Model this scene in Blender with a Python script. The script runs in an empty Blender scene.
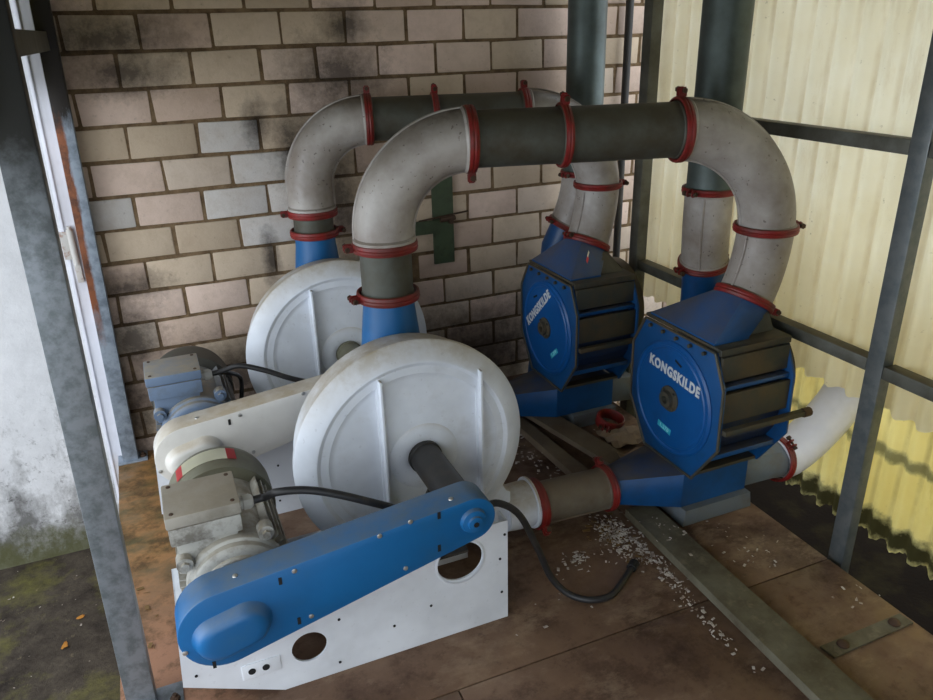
import bpy, bmesh, math, random
from mathutils import Vector, Matrix, Euler
random.seed(7)
PI = math.pi
sc = bpy.context.scene
col = sc.collection
V = Vector

# ------------------------------------------------------------------ camera, world, exposure
ZO = 1.70
cam_d = bpy.data.cameras.new('camera'); cam = bpy.data.objects.new('camera', cam_d); col.objects.link(cam)
cam_d.sensor_fit = 'HORIZONTAL'; cam_d.sensor_width = 36.0; cam_d.lens = 758.2 / 933 * 36.0
cam_d.clip_start = 0.02
cam.location = (-0.0783, -3.1353, -0.079 + ZO)
cam.rotation_euler = Euler((math.radians(67.01985), math.radians(1.35636), math.radians(-23.19392)), 'XYZ')
sc.camera = cam
w = bpy.data.worlds.new('overcast_sky'); sc.world = w; w.use_nodes = True
nt = w.node_tree; bg = nt.nodes['Background']
bg.inputs['Color'].default_value = (0.86, 0.93, 1.0, 1); bg.inputs['Strength'].default_value = 2.3
sc.view_settings.view_transform = 'Standard'; sc.view_settings.look = 'None'
sc.view_settings.gamma = 1.0; sc.view_settings.use_curve_mapping = False
sc.view_settings.exposure = 0.0
sc.cycles.max_bounces = 10; sc.cycles.diffuse_bounces = 6; sc.cycles.transmission_bounces = 6
sc.cycles.sample_clamp_indirect = 6.0
sc.cycles.use_denoising = True

def area_light(name, loc, rot, sx, sy, power, color):
    d = bpy.data.lights.new(name, 'AREA'); d.shape = 'RECTANGLE'; d.size = sx; d.size_y = sy
    d.energy = power; d.color = color
    o = bpy.data.objects.new(name, d); o.location = loc; o.rotation_euler = rot; col.objects.link(o); return o
# daylight coming in through the open left side of the shed (overcast, cool)
area_light('daylight_left_opening', (-2.6, -1.9, 0.95), (0, math.radians(-83), math.radians(-12)), 2.6, 2.2, 58, (0.82, 0.90, 1.0))

# ------------------------------------------------------------------ materials
def lin(r, g, b):
    f = lambda c: ((c/255+0.055)/1.055)**2.4 if c > 10 else c/255/12.92
    return (f(r), f(g), f(b), 1)

class NT:
    def __init__(s, name):
        s.m = bpy.data.materials.new(name); s.m.use_nodes = True
        s.t = s.m.node_tree; s.b = s.t.nodes['Principled BSDF']; s.o = s.t.nodes['Material Output']
        s.co = s.t.nodes.new('ShaderNodeTexCoord'); s.pos = s.co.outputs['Object']
        s.geo = s.t.nodes.new('ShaderNodeNewGeometry'); s.wpos = s.geo.outputs['Position']
    def n(s, kind, **k):
        x = s.t.nodes.new(kind)
        for a, v in k.items(): setattr(x, a, v)
        return x
    def l(s, a, b): s.t.links.new(a, b)
    def noise(s, scale, detail=5, rough=.6, vec=None, stretch=None):
        x = s.n('ShaderNodeTexNoise'); x.inputs['Scale'].default_value = scale
        x.inputs['Detail'].default_value = detail; x.inputs['Roughness'].default_value = rough
        v = vec or s.wpos
        if stretch:
            mp = s.n('ShaderNodeMapping'); mp.inputs['Scale'].default_value = stretch; s.l(v, mp.inputs['Vector']); v = mp.outputs[0]
        s.l(v, x.inputs['Vector']); return x.outputs['Fac']
    def ramp(s, f, a, b, lo=0., hi=1.):
        x = s.n('ShaderNodeMapRange'); x.clamp = True
        x.inputs['From Min'].default_value = a; x.inputs['From Max'].default_value = b
        x.inputs['To Min'].default_value = lo; x.inputs['To Max'].default_value = hi
        s.l(f, x.inputs['Value']); return x.outputs[0]
    def mix(s, f, a, b):
        x = s.n('ShaderNodeMix', data_type='RGBA')
        if hasattr(f, 'links') or hasattr(f, 'is_linked'): s.l(f, x.inputs[0])
        else: x.inputs[0].default_value = f
        for v, i in ((a, 6), (b, 7)):
            if isinstance(v, tuple): x.inputs[i].default_value = v
            else: s.l(v, x.inputs[i])
        return x.outputs[2]
    def math(s, op, a, b=None):
        x = s.n('ShaderNodeMath', operation=op)
        for v, i in ((a, 0), (b, 1)):
            if v is None: continue
            if isinstance(v, (int, float)): x.inputs[i].default_value = v
            else: s.l(v, x.inputs[i])
        return x.outputs[0]
    def bump(s, h, strength=.3, dist=.01):
        x = s.n('ShaderNodeBump'); x.inputs['Strength'].default_value = strength; x.inputs['Distance'].default_value = dist
        s.l(h, x.inputs['Height']); s.l(x.outputs[0], s.b.inputs['Normal'])
    def color(s, c):
        if isinstance(c, tuple): s.b.inputs['Base Color'].default_value = c
        else: s.l(c, s.b.inputs['Base Color'])
    def set(s, rough=.5, metal=0., spec=.5):
        s.b.inputs['Roughness'].default_value = rough; s.b.inputs['Metallic'].default_value = metal
        s.b.inputs['Specular IOR Level'].default_value = spec

def simple(name, c, rough=.5, metal=0., dirt=None, dirt_scale=6., dirt_lo=.52, dirt_hi=.72, dirt_amt=.8, dust=None, dust_amt=.8, speck=.0, bump=.05, spec=.5, dust_lo=.35, dust_hi=.95):
    t = NT(name); t.set(rough, metal, spec)
    c1 = c; c2 = tuple(v*.8 for v in c[:3]) + (1,)
    f = t.noise(4, 4); cc = t.mix(t.ramp(f, .35, .65), c1, c2)
    if dirt:
        g = t.noise(dirt_scale, 8, .65); cc = t.mix(t.ramp(g, dirt_lo, dirt_hi, 0, dirt_amt), cc, dirt)
    if dust:   # settled dust lies on upward faces
        sep = t.n('ShaderNodeSeparateXYZ'); t.l(t.geo.outputs['Normal'], sep.inputs[0])
        g = t.noise(14, 6, .7); m = t.math('MULTIPLY', t.ramp(sep.outputs[2], dust_lo, dust_hi), t.ramp(g, .25, .6, .35, 1.))
        cc = t.mix(t.math('MULTIPLY', m, dust_amt), cc, dust)
    if speck:
        g = t.noise(70, 2, .5); cc = t.mix(t.ramp(g, .68, .72, 0, speck), cc, lin(60, 40, 30))
    t.color(cc)
    if bump: t.bump(t.noise(60, 4), bump, .004)
    return t.m

M = {}
M['fan_white'] = simple('white_painted_fan_steel', lin(230, 235, 243), .38, dirt=lin(150, 140, 120), dirt_scale=7, dirt_lo=.56, dirt_hi=.8, dirt_amt=.35, dust=lin(158, 142, 112), dust_amt=.85, speck=.12, dust_lo=.15, dust_hi=.7)
M['plate_white'] = simple('white_painted_plate_steel', lin(226, 230, 236), .42, dirt=lin(150, 148, 145), dirt_scale=5, dirt_lo=.6, dirt_hi=.85, dirt_amt=.35, speck=.08)
M['cover_cream'] = simple('cream_painted_cover', lin(222, 218, 210), .4, dirt=lin(160, 150, 125), dirt_scale=6, dirt_lo=.55, dirt_hi=.8, dirt_amt=.5, dust=lin(160, 142, 112), dust_amt=.8)
M['cover_blue'] = simple('blue_painted_cover', lin(16, 98, 156), .42, dirt=lin(58, 102, 128), dirt_scale=8, dirt_lo=.55, dirt_hi=.8, dirt_amt=.35, dust=lin(92, 104, 112), dust_amt=.75)
M['cone_blue'] = simple('blue_cone_paint', lin(18, 94, 150), .45, dirt=lin(40, 70, 100), dirt_amt=.4)
M['valve_blue'] = simple('dark_blue_valve_paint', lin(12, 76, 132), .4, dirt=lin(32, 44, 62), dirt_scale=5, dirt_lo=.48, dirt_hi=.72, dirt_amt=.6, dust=lin(92, 82, 64), dust_amt=.8)
M['drum_blue'] = simple('dusty_navy_drum', lin(22, 50, 88), .5, .1, dirt=lin(58, 54, 48), dirt_scale=6, dirt_lo=.42, dirt_hi=.68, dust=lin(92, 80, 60), dust_amt=.8)
M['disc_blue'] = simple('blue_end_disc_paint', lin(10, 82, 148), .38, dirt=lin(22, 52, 96), dirt_scale=6, dirt_amt=.45)
M['valve_dark'] = simple('dusty_dark_steel', lin(70, 72, 66), .6, .3, dirt=lin(96, 80, 56), dirt_scale=7, dirt_lo=.4, dirt_hi=.65)
M['elbow_white'] = simple('dirty_white_elbow_plastic', lin(178, 172, 166), .42, dirt=lin(104, 84, 66), dirt_scale=4, dirt_lo=.38, dirt_hi=.70, dirt_amt=.7, dust=lin(84, 72, 54), dust_amt=.9, speck=.6)
M['elbow_clean'] = simple('clean_white_tube', lin(228, 228, 236), .35, dirt=lin(170, 165, 160), dirt_amt=.2)
M['pipe_grey'] = simple('dusty_galvanized_pipe', lin(92, 94, 86), .6, .3, dirt=lin(70, 62, 48), dirt_scale=9, dirt_lo=.4, dirt_hi=.65, dust=lin(92, 84, 66), dust_amt=.7, bump=.15)
M['pipe_floor'] = simple('dusty_floor_pipe', lin(120, 112, 98), .6, .2, dirt=lin(92, 76, 58), dirt_scale=9, dirt_lo=.4, dirt_hi=.65, dust=lin(120, 104, 84), dust_amt=.8, bump=.15)
M['stack'] = simple('dark_galvanized_stack', lin(96, 108, 106), .45, .45, dirt=lin(58, 62, 56), dirt_scale=5, dirt_lo=.4, dirt_hi=.7, bump=.05)
M['red'] = simple('red_clamp_paint', lin(134, 26, 24), .5, dirt=lin(84, 32, 24), dirt_scale=14, dirt_lo=.42, dirt_hi=.62, dust=lin(112, 52, 38), dust_amt=.6)
M['motor_grey'] = simple('grimy_grey_motor_cast', lin(182, 180, 172), .55, .05, dirt=lin(88, 80, 68), dirt_scale=14, dirt_lo=.48, dirt_hi=.64, dirt_amt=.8, dust=lin(146, 134, 112), dust_amt=.6, bump=.25)
M['motor_box'] = simple('grimy_grey_terminal_box', lin(164, 158, 146), .6, .1, dirt=lin(100, 92, 74), dirt_scale=9, dirt_lo=.45, dirt_hi=.7, dirt_amt=.6, dust=lin(150, 138, 118), dust_amt=.7, bump=.2)
M['motor_cowl'] = simple('olive_grey_fan_cowl', lin(120, 118, 98), .5, .2, dirt=lin(92, 84, 66), dirt_scale=9, dirt_lo=.45, dirt_hi=.7)
M['motor_blue'] = simple('blue_grey_motor_cast', lin(104, 122, 146), .5, .1, dirt=lin(92, 96, 96), dirt_scale=12, dirt_lo=.5, dirt_hi=.72, dirt_amt=.7, dust=lin(150, 142, 126), dust_amt=1., bump=.2)
M['motor_cowl_dark'] = simple('dark_fan_cowl', lin(84, 82, 74), .6, .2, dirt=lin(70, 62, 48), dirt_scale=9)
M['black_steel'] = simple('dark_shaft_tube', lin(52, 50, 48), .45, .3, dirt=lin(84, 74, 62), dirt_scale=10, dirt_lo=.5, dirt_hi=.75, dirt_amt=.5)
M['rubber'] = simple('black_rubber_cable', lin(36, 35, 36), .5, dirt=lin(66, 60, 54), dirt_scale=16, dirt_amt=.6)
M['hole'] = simple('black_slot', lin(16, 16, 18), .8, bump=0)
M['screw'] = simple('zinc_screw', lin(188, 186, 180), .35, .7, bump=0)
M['bolt_dark'] = simple('rusty_bolt', lin(80, 60, 46), .6, .4)
M['gland'] = simple('white_cable_gland_plastic', lin(206, 204, 196), .4, dirt=lin(130, 122, 104), dirt_scale=20, dirt_amt=.5)
M['galv'] = simple('galvanized_frame_steel', lin(118, 122, 122), .42, .5, dirt=lin(88, 96, 98), dirt_scale=22, dirt_lo=.42, dirt_hi=.62, dirt_amt=.75, bump=.05)
M['galv_dull'] = simple('dull_galvanized_frame_steel', lin(104, 104, 96), .5, .4, dirt=lin(64, 60, 46), dirt_scale=9, dirt_lo=.4, dirt_hi=.65, dirt_amt=.7, dust=lin(70, 60, 42), dust_amt=.7)
M['yellow'] = simple('pale_yellow_sticker', lin(255, 252, 225), .4, bump=0)
M['sticker_red'] = simple('red_sticker_block', lin(226, 74, 76), .4, bump=0)
M['cyan'] = simple('cyan_sticker', lin(56, 178, 204), .4, bump=0)
M['cyan_pale'] = simple('pale_sticker_print', lin(150, 220, 232), .4, bump=0)
M['letter'] = simple('white_lettering', lin(208, 212, 216), .5, bump=0)
M['green'] = simple('dark_green_bracket_paint', lin(70, 84, 58), .6, dirt=lin(48, 54, 36), dirt_scale=14, dirt_lo=.45, dirt_hi=.65)
M['foot_grey'] = simple('blue_grey_foot_block', lin(104, 112, 118), .6, .1, dirt=lin(96, 84, 66), dirt_scale=9, dirt_lo=.45, dirt_hi=.7)
M['wood'] = simple('dusty_grey_board', lin(110, 96, 78), .8, dirt=lin(76, 60, 46), dirt_scale=7, dirt_lo=.4, dirt_hi=.7, bump=.3)
M['scrap'] = simple('pale_scraps', lin(206, 198, 190), .7, dirt=lin(120, 100, 84), dirt_scale=30, dirt_lo=.45, dirt_hi=.6, bump=0)
M['paper'] = simple('crumpled_dusty_paper', lin(150, 130, 110), .8, dirt=lin(110, 90, 74), dirt_scale=16)
M['leaf'] = simple('orange_fallen_leaf', lin(196, 132, 48), .7, bump=0)
M['leaf_brown'] = simple('brown_dry_leaf', lin(120, 92, 52), .8, bump=0)
M['roof'] = simple('dark_roof_boards', lin(60, 54, 46), .9)
M['hinge'] = simple('rust_streaked_white_hinge', lin(206, 202, 196), .5, dirt=lin(140, 84, 50), dirt_scale=26, dirt_lo=.55, dirt_hi=.66)

def rusty_post():
    t = NT('rust_streaked_galvanized_steel'); t.set(.5, .35)
    base = t.mix(t.ramp(t.noise(20, 6), .42, .62), lin(150, 160, 172), lin(112, 122, 132))
    sep = t.n('ShaderNodeSeparateXYZ'); t.l(t.wpos, sep.inputs[0])
    g = t.noise(9, 7, .75, stretch=(3, 3, 1)); gz = t.math('MULTIPLY', t.math('SUBTRACT', g, .5), .03)
    xl = t.math('ADD', t.math('SUBTRACT', sep.outputs[0], t.math('MULTIPLY', sep.outputs[2], .021)), gz)
    side = t.ramp(xl, -.322, -.330)
    hh = t.ramp(t.math('ADD', sep.outputs[2], t.math('MULTIPLY', g, .5)), .75, .95)
    base = t.mix(t.math('MULTIPLY', side, hh), base, t.mix(t.ramp(t.noise(16, 7, .7), .4, .62), lin(132, 78, 48), lin(70, 44, 32)))
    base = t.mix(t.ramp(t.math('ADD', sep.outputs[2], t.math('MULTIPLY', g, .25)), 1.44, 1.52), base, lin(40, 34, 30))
    t.color(base); t.bump(t.noise(50), .15, .003); return t.m
M['rusty_post'] = rusty_post()

def post_mat():
    t = NT('galvanized_post_dark_top'); t.set(.45, .45)
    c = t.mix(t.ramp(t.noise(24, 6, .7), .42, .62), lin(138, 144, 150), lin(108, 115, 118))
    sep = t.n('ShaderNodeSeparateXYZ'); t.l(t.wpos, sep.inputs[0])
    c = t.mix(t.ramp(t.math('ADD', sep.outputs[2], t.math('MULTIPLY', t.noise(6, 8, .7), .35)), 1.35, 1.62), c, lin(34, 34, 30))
    t.color(c); t.bump(t.noise(50), .12, .003); return t.m
M['post_dark'] = post_mat()

def channel_mat():
    t = NT('dusty_steel_channel'); t.set(.6, .2)
    base = t.mix(t.ramp(t.noise(6, 7, .7), .38, .66), lin(112, 108, 92), lin(78, 70, 54))
    base = t.mix(t.ramp(t.noise(16, 7, .7), .56, .7, 0, .7), base, lin(132, 122, 104))
    t.color(base); t.bump(t.noise(40), .2, .004); return t.m
M['channel'] = channel_mat()

def platform_mat():
    t = NT('rust_brown_platform_plates'); t.set(.62, .1, .4)
    c = t.mix(t.ramp(t.noise(2.2, 8, .65), .36, .66), lin(124, 98, 78), lin(84, 62, 48))
    c = t.mix(t.ramp(t.noise(4.5, 10, .75), .50, .66, 0, .85), c, lin(58, 38, 29))
    c = t.mix(t.ramp(t.noise(3.1, 10, .78, stretch=(1, 1.7, 1)), .52, .66, 0, .7), c, lin(150, 128, 106))
    c = t.mix(t.ramp(t.noise(24, 6, .7), .6, .72, 0, .5), c, lin(48, 36, 30))
    # orange and olive staining of the weathered left edge strip
    sep = t.n('ShaderNodeSeparateXYZ'); t.l(t.wpos, sep.inputs[0])
    e = t.ramp(t.math('ADD', sep.outputs[0], t.math('MULTIPLY', t.noise(6, 5), .16)), .06, -.14)
    st = t.mix(t.ramp(t.noise(6, 8, .7, stretch=(1, 1.6, 1)), .42, .62), lin(150, 108, 62), lin(84, 74, 38))
    st = t.mix(t.ramp(sep.outputs[1], -.75, -1.25), st, lin(150, 108, 82))
    st = t.mix(t.ramp(t.noise(9, 9, .75), .48, .62, 0, .85), st, lin(74, 56, 32))
    c = t.mix(e, c, st)
    t.color(c); t.bump(t.noise(22, 8, .7), .25, .006)
    t.l(t.ramp(t.noise(9, 6), .4, .65, .35, .8), t.b.inputs['Roughness'])
    return t.m
M['platform'] = platform_mat()

def ground_mat():
    t = NT('mossy_wet_asphalt'); t.set(.85, 0, .12)
    c = t.mix(t.ramp(t.noise(7, 9, .75), .38, .66), lin(84, 76, 66), lin(46, 40, 36))
    c = t.mix(t.ramp(t.noise(2.6, 9, .7), .50, .64, 0, .85), c, lin(108, 104, 58))
    c = t.mix(t.ramp(t.noise(16, 7, .8), .6, .7, 0, .55), c, lin(150, 136, 108))
    t.color(c); t.bump(t.noise(45, 8, .8), .6, .012); return t.m
M['ground'] = ground_mat()

M['shaded_soil'] = simple('soil_with_painted_shade', lin(27, 22, 17), .95, dirt=lin(50, 45, 27), dirt_scale=5, dirt_lo=.5, dirt_hi=.7, dirt_amt=.6, bump=.6, spec=.03)  # near-black soil colour carries the shade beside the platform
def blob(t, sep, cx, cz, rx, rz):
    dx = t.math('DIVIDE', t.math('SUBTRACT', sep.outputs[0], cx), rx)
    dz = t.math('DIVIDE', t.math('SUBTRACT', sep.outputs[2], cz), rz)
    d = t.math('SQRT', t.math('ADD', t.math('MULTIPLY', dx, dx), t.math('MULTIPLY', dz, dz)))
    d = t.math('ADD', d, t.math('MULTIPLY', t.math('SUBTRACT', t.noise(13, 9, .8), .5), 2.2))
    return t.ramp(d, 1.25, .15)

SOOT = [(-.12, 1.62, .30, .10), (-.08, 1.50, .20, .09), (.75, 1.64, .10, .10), (.70, 1.46, .22, .16), (.5, 1.2, .09, .2), (.66, .98, .12, .3),
        (-.2, .72, .16, .07), (-.22, .5, .13, .2), (-.28, .2, .14, .3), (.36, .76, .04, .14), (.37, 1.3, .06, .1), (-.32, 1.1, .05, .14),
        (.62, .62, .1, .1), (.2, .25, .8, .2), (1.2, .18, .9, .24)]
def brick_mat():
    t = NT('sand_lime_bricks_sooty'); t.set(.85, 0, .25)
    at = t.n('ShaderNodeAttribute', attribute_name='brick'); c = at.outputs['Color']
    c = t.mix(t.ramp(t.noise(10, 8, .7), .45, .75, 0, .4), c, lin(160, 136, 112))
    c = t.mix(t.ramp(t.noise(45, 6, .7), .6, .72, 0, .35), c, lin(104, 88, 70))
    sep = t.n('ShaderNodeSeparateXYZ'); t.l(t.wpos, sep.inputs[0])
    m = None
    for s in SOOT:
        b = blob(t, sep, *s); m = b if m is None else t.math('MAXIMUM', m, b)
    c = t.mix(t.math('MULTIPLY', m, .82), c, lin(46, 40, 36))
    t.color(c); t.bump(t.noise(35, 8, .75), .5, .006); return t.m
def mortar_mat():
    t = NT('rough_brown_mortar'); t.set(.95, 0, .1)
    c = t.mix(t.ramp(t.noise(18, 8, .7), .4, .65), lin(138, 115, 88), lin(96, 78, 58))
    sep = t.n('ShaderNodeSeparateXYZ'); t.l(t.wpos, sep.inputs[0]); m = None
    for s in SOOT:
        b = blob(t, sep, *s); m = b if m is None else t.math('MAXIMUM', m, b)
    c = t.mix(t.math('MULTIPLY', m, .8), c, lin(36, 31, 28))
    t.color(c); t.bump(t.noise(60, 8, .8), .9, .008); return t.m
M['brick'] = brick_mat(); M['mortar'] = mortar_mat()

def plaster_mat():
    t = NT('grimy_white_outer_plaster'); t.set(.8, 0, .25)
    sep = t.n('ShaderNodeSeparateXYZ'); t.l(t.wpos, sep.inputs[0])
    c = t.mix(t.ramp(t.noise(3, 8, .7), .35, .7), lin(226, 226, 228), lin(196, 196, 198))
    low = t.ramp(sep.outputs[2], .75, -.42)     # splash zone: algae grow up from the ground
    g = t.noise(5, 10, .72, stretch=(1, 1, .55))
    m = t.ramp(t.math('ADD', low, t.math('MULTIPLY', t.math('SUBTRACT', g, .5), 1.9)), .62, 1.0)
    c = t.mix(t.math('MULTIPLY', m, .85), c, lin(70, 68, 64))
    fl = t.noise(26, 8, .8); c = t.mix(t.math('MULTIPLY', t.ramp(low, .25, .7), t.ramp(fl, .55, .66, 0, .85)), c, lin(46, 44, 42))
    m2 = t.ramp(t.math('ADD', t.ramp(sep.outputs[2], -.12, -.42), t.math('MULTIPLY', t.math('SUBTRACT', t.noise(12, 8, .7), .5), 1.4)), .35, .8)
    c = t.mix(t.math('MULTIPLY', m2, .85), c, lin(80, 80, 44))
    t.color(c); t.bump(t.noise(30, 9, .75), .5, .006); return t.m
M['plaster'] = plaster_mat()

def sheet_mat(name, c1, c2, stain_and_shade, stain_band=None, tr=.56):
    t = NT(name); t.set(.6, 0, .2)
    sep = t.n('ShaderNodeSeparateXYZ'); t.l(t.wpos, sep.inputs[0])
    c = t.mix(t.ramp(t.noise(2.5, 7, .6), .35, .65), c1, c2)
    c = t.mix(t.ramp(t.noise(9, 9, .75, stretch=(1, 1, .22)), .55, .75, 0, .55), c, stain_and_shade)
    c = t.mix(t.ramp(t.noise(48, 4, .7), .66, .74, 0, .5), c, lin(96, 84, 44))
    sn = t.math('SINE', t.math('MULTIPLY', sep.outputs[1], 2*PI/.084)); gn = t.noise(7, 8, .7, stretch=(1, 1, .5))
    c = t.mix(t.math('MULTIPLY', t.ramp(sn, .55, 1.), t.ramp(gn, .35, .7, .1, .75)), c, stain_and_shade)  # groove shading painted in: darker line along each corrugation
    if stain_band:
        for z0, hw, amt in stain_band:
            d = t.math('ABSOLUTE', t.math('SUBTRACT', sep.outputs[2], z0))
            d = t.math('SUBTRACT', d, t.math('MULTIPLY', t.math('SUBTRACT', t.noise(11, 6, .7), .5), hw*2.4))
            c = t.mix(t.ramp(d, hw, hw*.3, 0, amt), c, lin(48, 44, 22))
    tb = t.n('ShaderNodeBsdfTranslucent'); mx = t.n('ShaderNodeMixShader'); mx.inputs[0].default_value = tr
    t.color(c); t.l(c, tb.inputs['Color']); t.l(t.b.outputs[0], mx.inputs[1]); t.l(tb.outputs[0], mx.inputs[2])
    t.l(mx.outputs[0], t.o.inputs['Surface']); return t.m
M['sheet'] = sheet_mat('yellowed_translucent_sheet', lin(244, 240, 224), lin(234, 227, 202), lin(200, 184, 146))
M['sheet_low'] = sheet_mat('mossy_yellow_translucent_sheet', lin(250, 240, 176), lin(238, 224, 148), lin(180, 158, 84), [(-.16, .075, .95), (.16, .03, .6)], tr=.7)
M['sheet_olive'] = sheet_mat('olive_side_sheet', lin(176, 170, 110), lin(150, 146, 90), lin(90, 84, 50), tr=.22)

# ------------------------------------------------------------------ mesh builders (world coordinates)
def frame(axis, ref=None):
    a = V(axis).normalized(); r = V(ref) if ref else (V((0, 0, 1)) if abs(a.z) < .9 else V((1, 0, 0)))
    u = (r - a*r.dot(a)).normalized(); return u, a.cross(u).normalized(), a
def nb(): return bmesh.new()
def bx(bm, lo, hi, bevel=0, rot=None, piv=None):
    lo, hi = V(lo), V(hi); c = (lo+hi)/2; s = hi-lo
    t = bmesh.new(); bmesh.ops.create_cube(t, size=1)
    for v in t.verts: v.co = V((v.co.x*s.x, v.co.y*s.y, v.co.z*s.z))
    if bevel: bmesh.ops.bevel(t, geom=list(t.edges), offset=bevel, segments=2, affect='EDGES', profile=.6)
    m = Matrix.Translation(c)
    if rot is not None:
        p = V(piv) if piv else c
        m = Matrix.Translation(p) @ rot.to_matrix().to_4x4() @ Matrix.Translation(c-p)
    t.transform(m); join(bm, t)
def join(bm, t):
    me = bpy.data.meshes.new('tmp'); t.to_mesh(me); t.free(); bm.from_mesh(me); bpy.data.meshes.remove(me)
def ring_verts(bm, o, u, v, r, n): return [bm.verts.new(o + u*(r*math.cos(2*PI*k/n)) + v*(r*math.sin(2*PI*k/n))) for k in range(n)]
def bridge(bm, A, B):
    n = len(A)
    for k in range(n):
        try: bm.faces.new((A[k], A[(k+1) % n], B[(k+1) % n], B[k]))
        except ValueError: pass
def lathe(bm, prof, o, axis, n=48, cap0=True, cap1=True, ref=None):
    """prof: list of (radius, height along the axis)"""
    u, v, a = frame(axis, ref); o = V(o); prev = None; first = None
    for r, h in prof:
        cur = ring_verts(bm, o + a*h, u, v, max(r, 1e-4), n)
        if prev: bridge(bm, prev, cur)
        else: first = cur
        prev = cur
    if cap0: bm.faces.new(list(reversed(first)))
    if cap1: bm.faces.new(prev)
def cyl(bm, p0, p1, r, r2=None, n=24, cap=True):
    p0, p1 = V(p0), V(p1); lathe(bm, [(r, 0), (r if r2 is None else r2, (p1-p0).length)], p0, p1-p0, n, cap, cap)
def sweep(bm, pts, r, n=16, cap=True, radii=None):
    pts = [V(p) for p in pts]; m = len(pts); prev = None; first = None
    t0 = (pts[1]-pts[0]).normalized(); u, v, _ = frame(t0)
    for i, p in enumerate(pts):
        t = (pts[min(i+1, m-1)] - pts[max(i-1, 0)]).normalized()
        u = (u - t*u.dot(t)).normalized(); v = t.cross(u)
        cur = ring_verts(bm, p, u, v, radii[i] if radii else r, n)
        if prev: bridge(bm, prev, cur)
        else: first = cur
        prev = cur
    if cap: bm.faces.new(list(reversed(first))); bm.faces.new(prev)
def spline(P, k=10):
    P = [V(p) for p in P]; Q = [P[0]*2-P[1]] + P + [P[-1]*2-P[-2]]; out = []
    for i in range(1, len(Q)-2):
        a, b, c, d = Q[i-1:i+3]
        for j in range(k):
            t = j/k; out.append(.5*((2*b) + (c-a)*t + (2*a-5*b+4*c-d)*t*t + (3*b-a-3*c+d)*t**3))
    out.append(P[-1]); return out
def prism(bm, poly, d0, d1, plane='xz', bevel=0):
    """closed outline extruded between depths d0 and d1 along the remaining axis"""
    f = {'xz': lambda a, b, d: (a, d, b), 'yz': lambda a, b, d: (d, a, b), 'xy': lambda a, b, d: (a, b, d)}[plane]
    t = bmesh.new()
    A = [t.verts.new(f(a, b, d0)) for a, b in poly]; B = [t.verts.new(f(a, b, d1)) for a, b in poly]
    t.faces.new(A); t.faces.new(list(reversed(B))); bridge(t, A, B)
    bmesh.ops.recalc_face_normals(t, faces=t.faces)
    if bevel:
        es = [e for e in t.edges if len(e.link_faces) == 2 and any(len(fc.verts) > 4 for fc in e.link_faces)]
        bmesh.ops.bevel(t, geom=es, offset=bevel, segments=2, affect='EDGES', profile=.5)
    join(bm, t)
def loft(bm, loops, cap=True):
    L = [[bm.verts.new(V(p)) for p in lp] for lp in loops]
    for a, b in zip(L, L[1:]): bridge(bm, a, b)
    if cap: bm.faces.new(list(reversed(L[0]))); bm.faces.new(L[-1])
def circle_pts(o, axis, r, n, ref):
    u, v, a = frame(axis, ref); o = V(o); return [o + u*(r*math.cos(2*PI*k/n)) + v*(r*math.sin(2*PI*k/n)) for k in range(n)]
def rect_pts(o, axis, hu, hv, n, ref):
    """n points round a rectangle, matched in angle to circle_pts"""
    u, v, a = frame(axis, ref); o = V(o); out = []
    for k in range(n):
        c, s = math.cos(2*PI*k/n), math.sin(2*PI*k/n); m = max(abs(c), abs(s)); out.append(o + u*(hu*c/m) + v*(hv*s/m))
    return out

def mesh_obj(name, bm, mat, parent=None, smooth=35, origin=None):
    bmesh.ops.recalc_face_normals(bm, faces=bm.faces)
    if origin is None:
        if parent is not None: origin = parent['_w']
        else:
            xs = [v.co for v in bm.verts]
            origin = V(((min(v.x for v in xs)+max(v.x for v in xs))/2, (min(v.y for v in xs)+max(v.y for v in xs))/2, min(v.z for v in xs)))
    origin = V(origin)
    bm.transform(Matrix.Translation(-origin))
    me = bpy.data.meshes.new(name); bm.to_mesh(me); bm.free()
    for p in me.polygons: p.use_smooth = True
    try: me.set_sharp_from_angle(angle=math.radians(smooth))
    except Exception: pass
    mats = mat if isinstance(mat, list) else [mat]
    for m in mats: me.materials.append(M[m] if isinstance(m, str) else m)
    o = bpy.data.objects.new(name, me); col.objects.link(o)
    if parent is not None: o.parent = parent; o['_w'] = list(origin)
    else: o.location = origin; o['_w'] = list(origin)
    return o
def thing(name, label, cat, loc, group=None):
    o = bpy.data.objects.new(name, None); o.empty_display_size = .05; col.objects.link(o); o.location = loc
    o['label'] = label; o['category'] = cat; o['_w'] = list(loc)
    if group: o['group'] = group
    return o
def tag(o, label, cat, group=None, kind=None):
    o['label'] = label; o['category'] = cat
    if group: o['group'] = group
    if kind: o['kind'] = kind
    return o
def struct(o, label=None):
    o['kind'] = 'structure'
    if label: o['label'] = label
    return o

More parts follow.
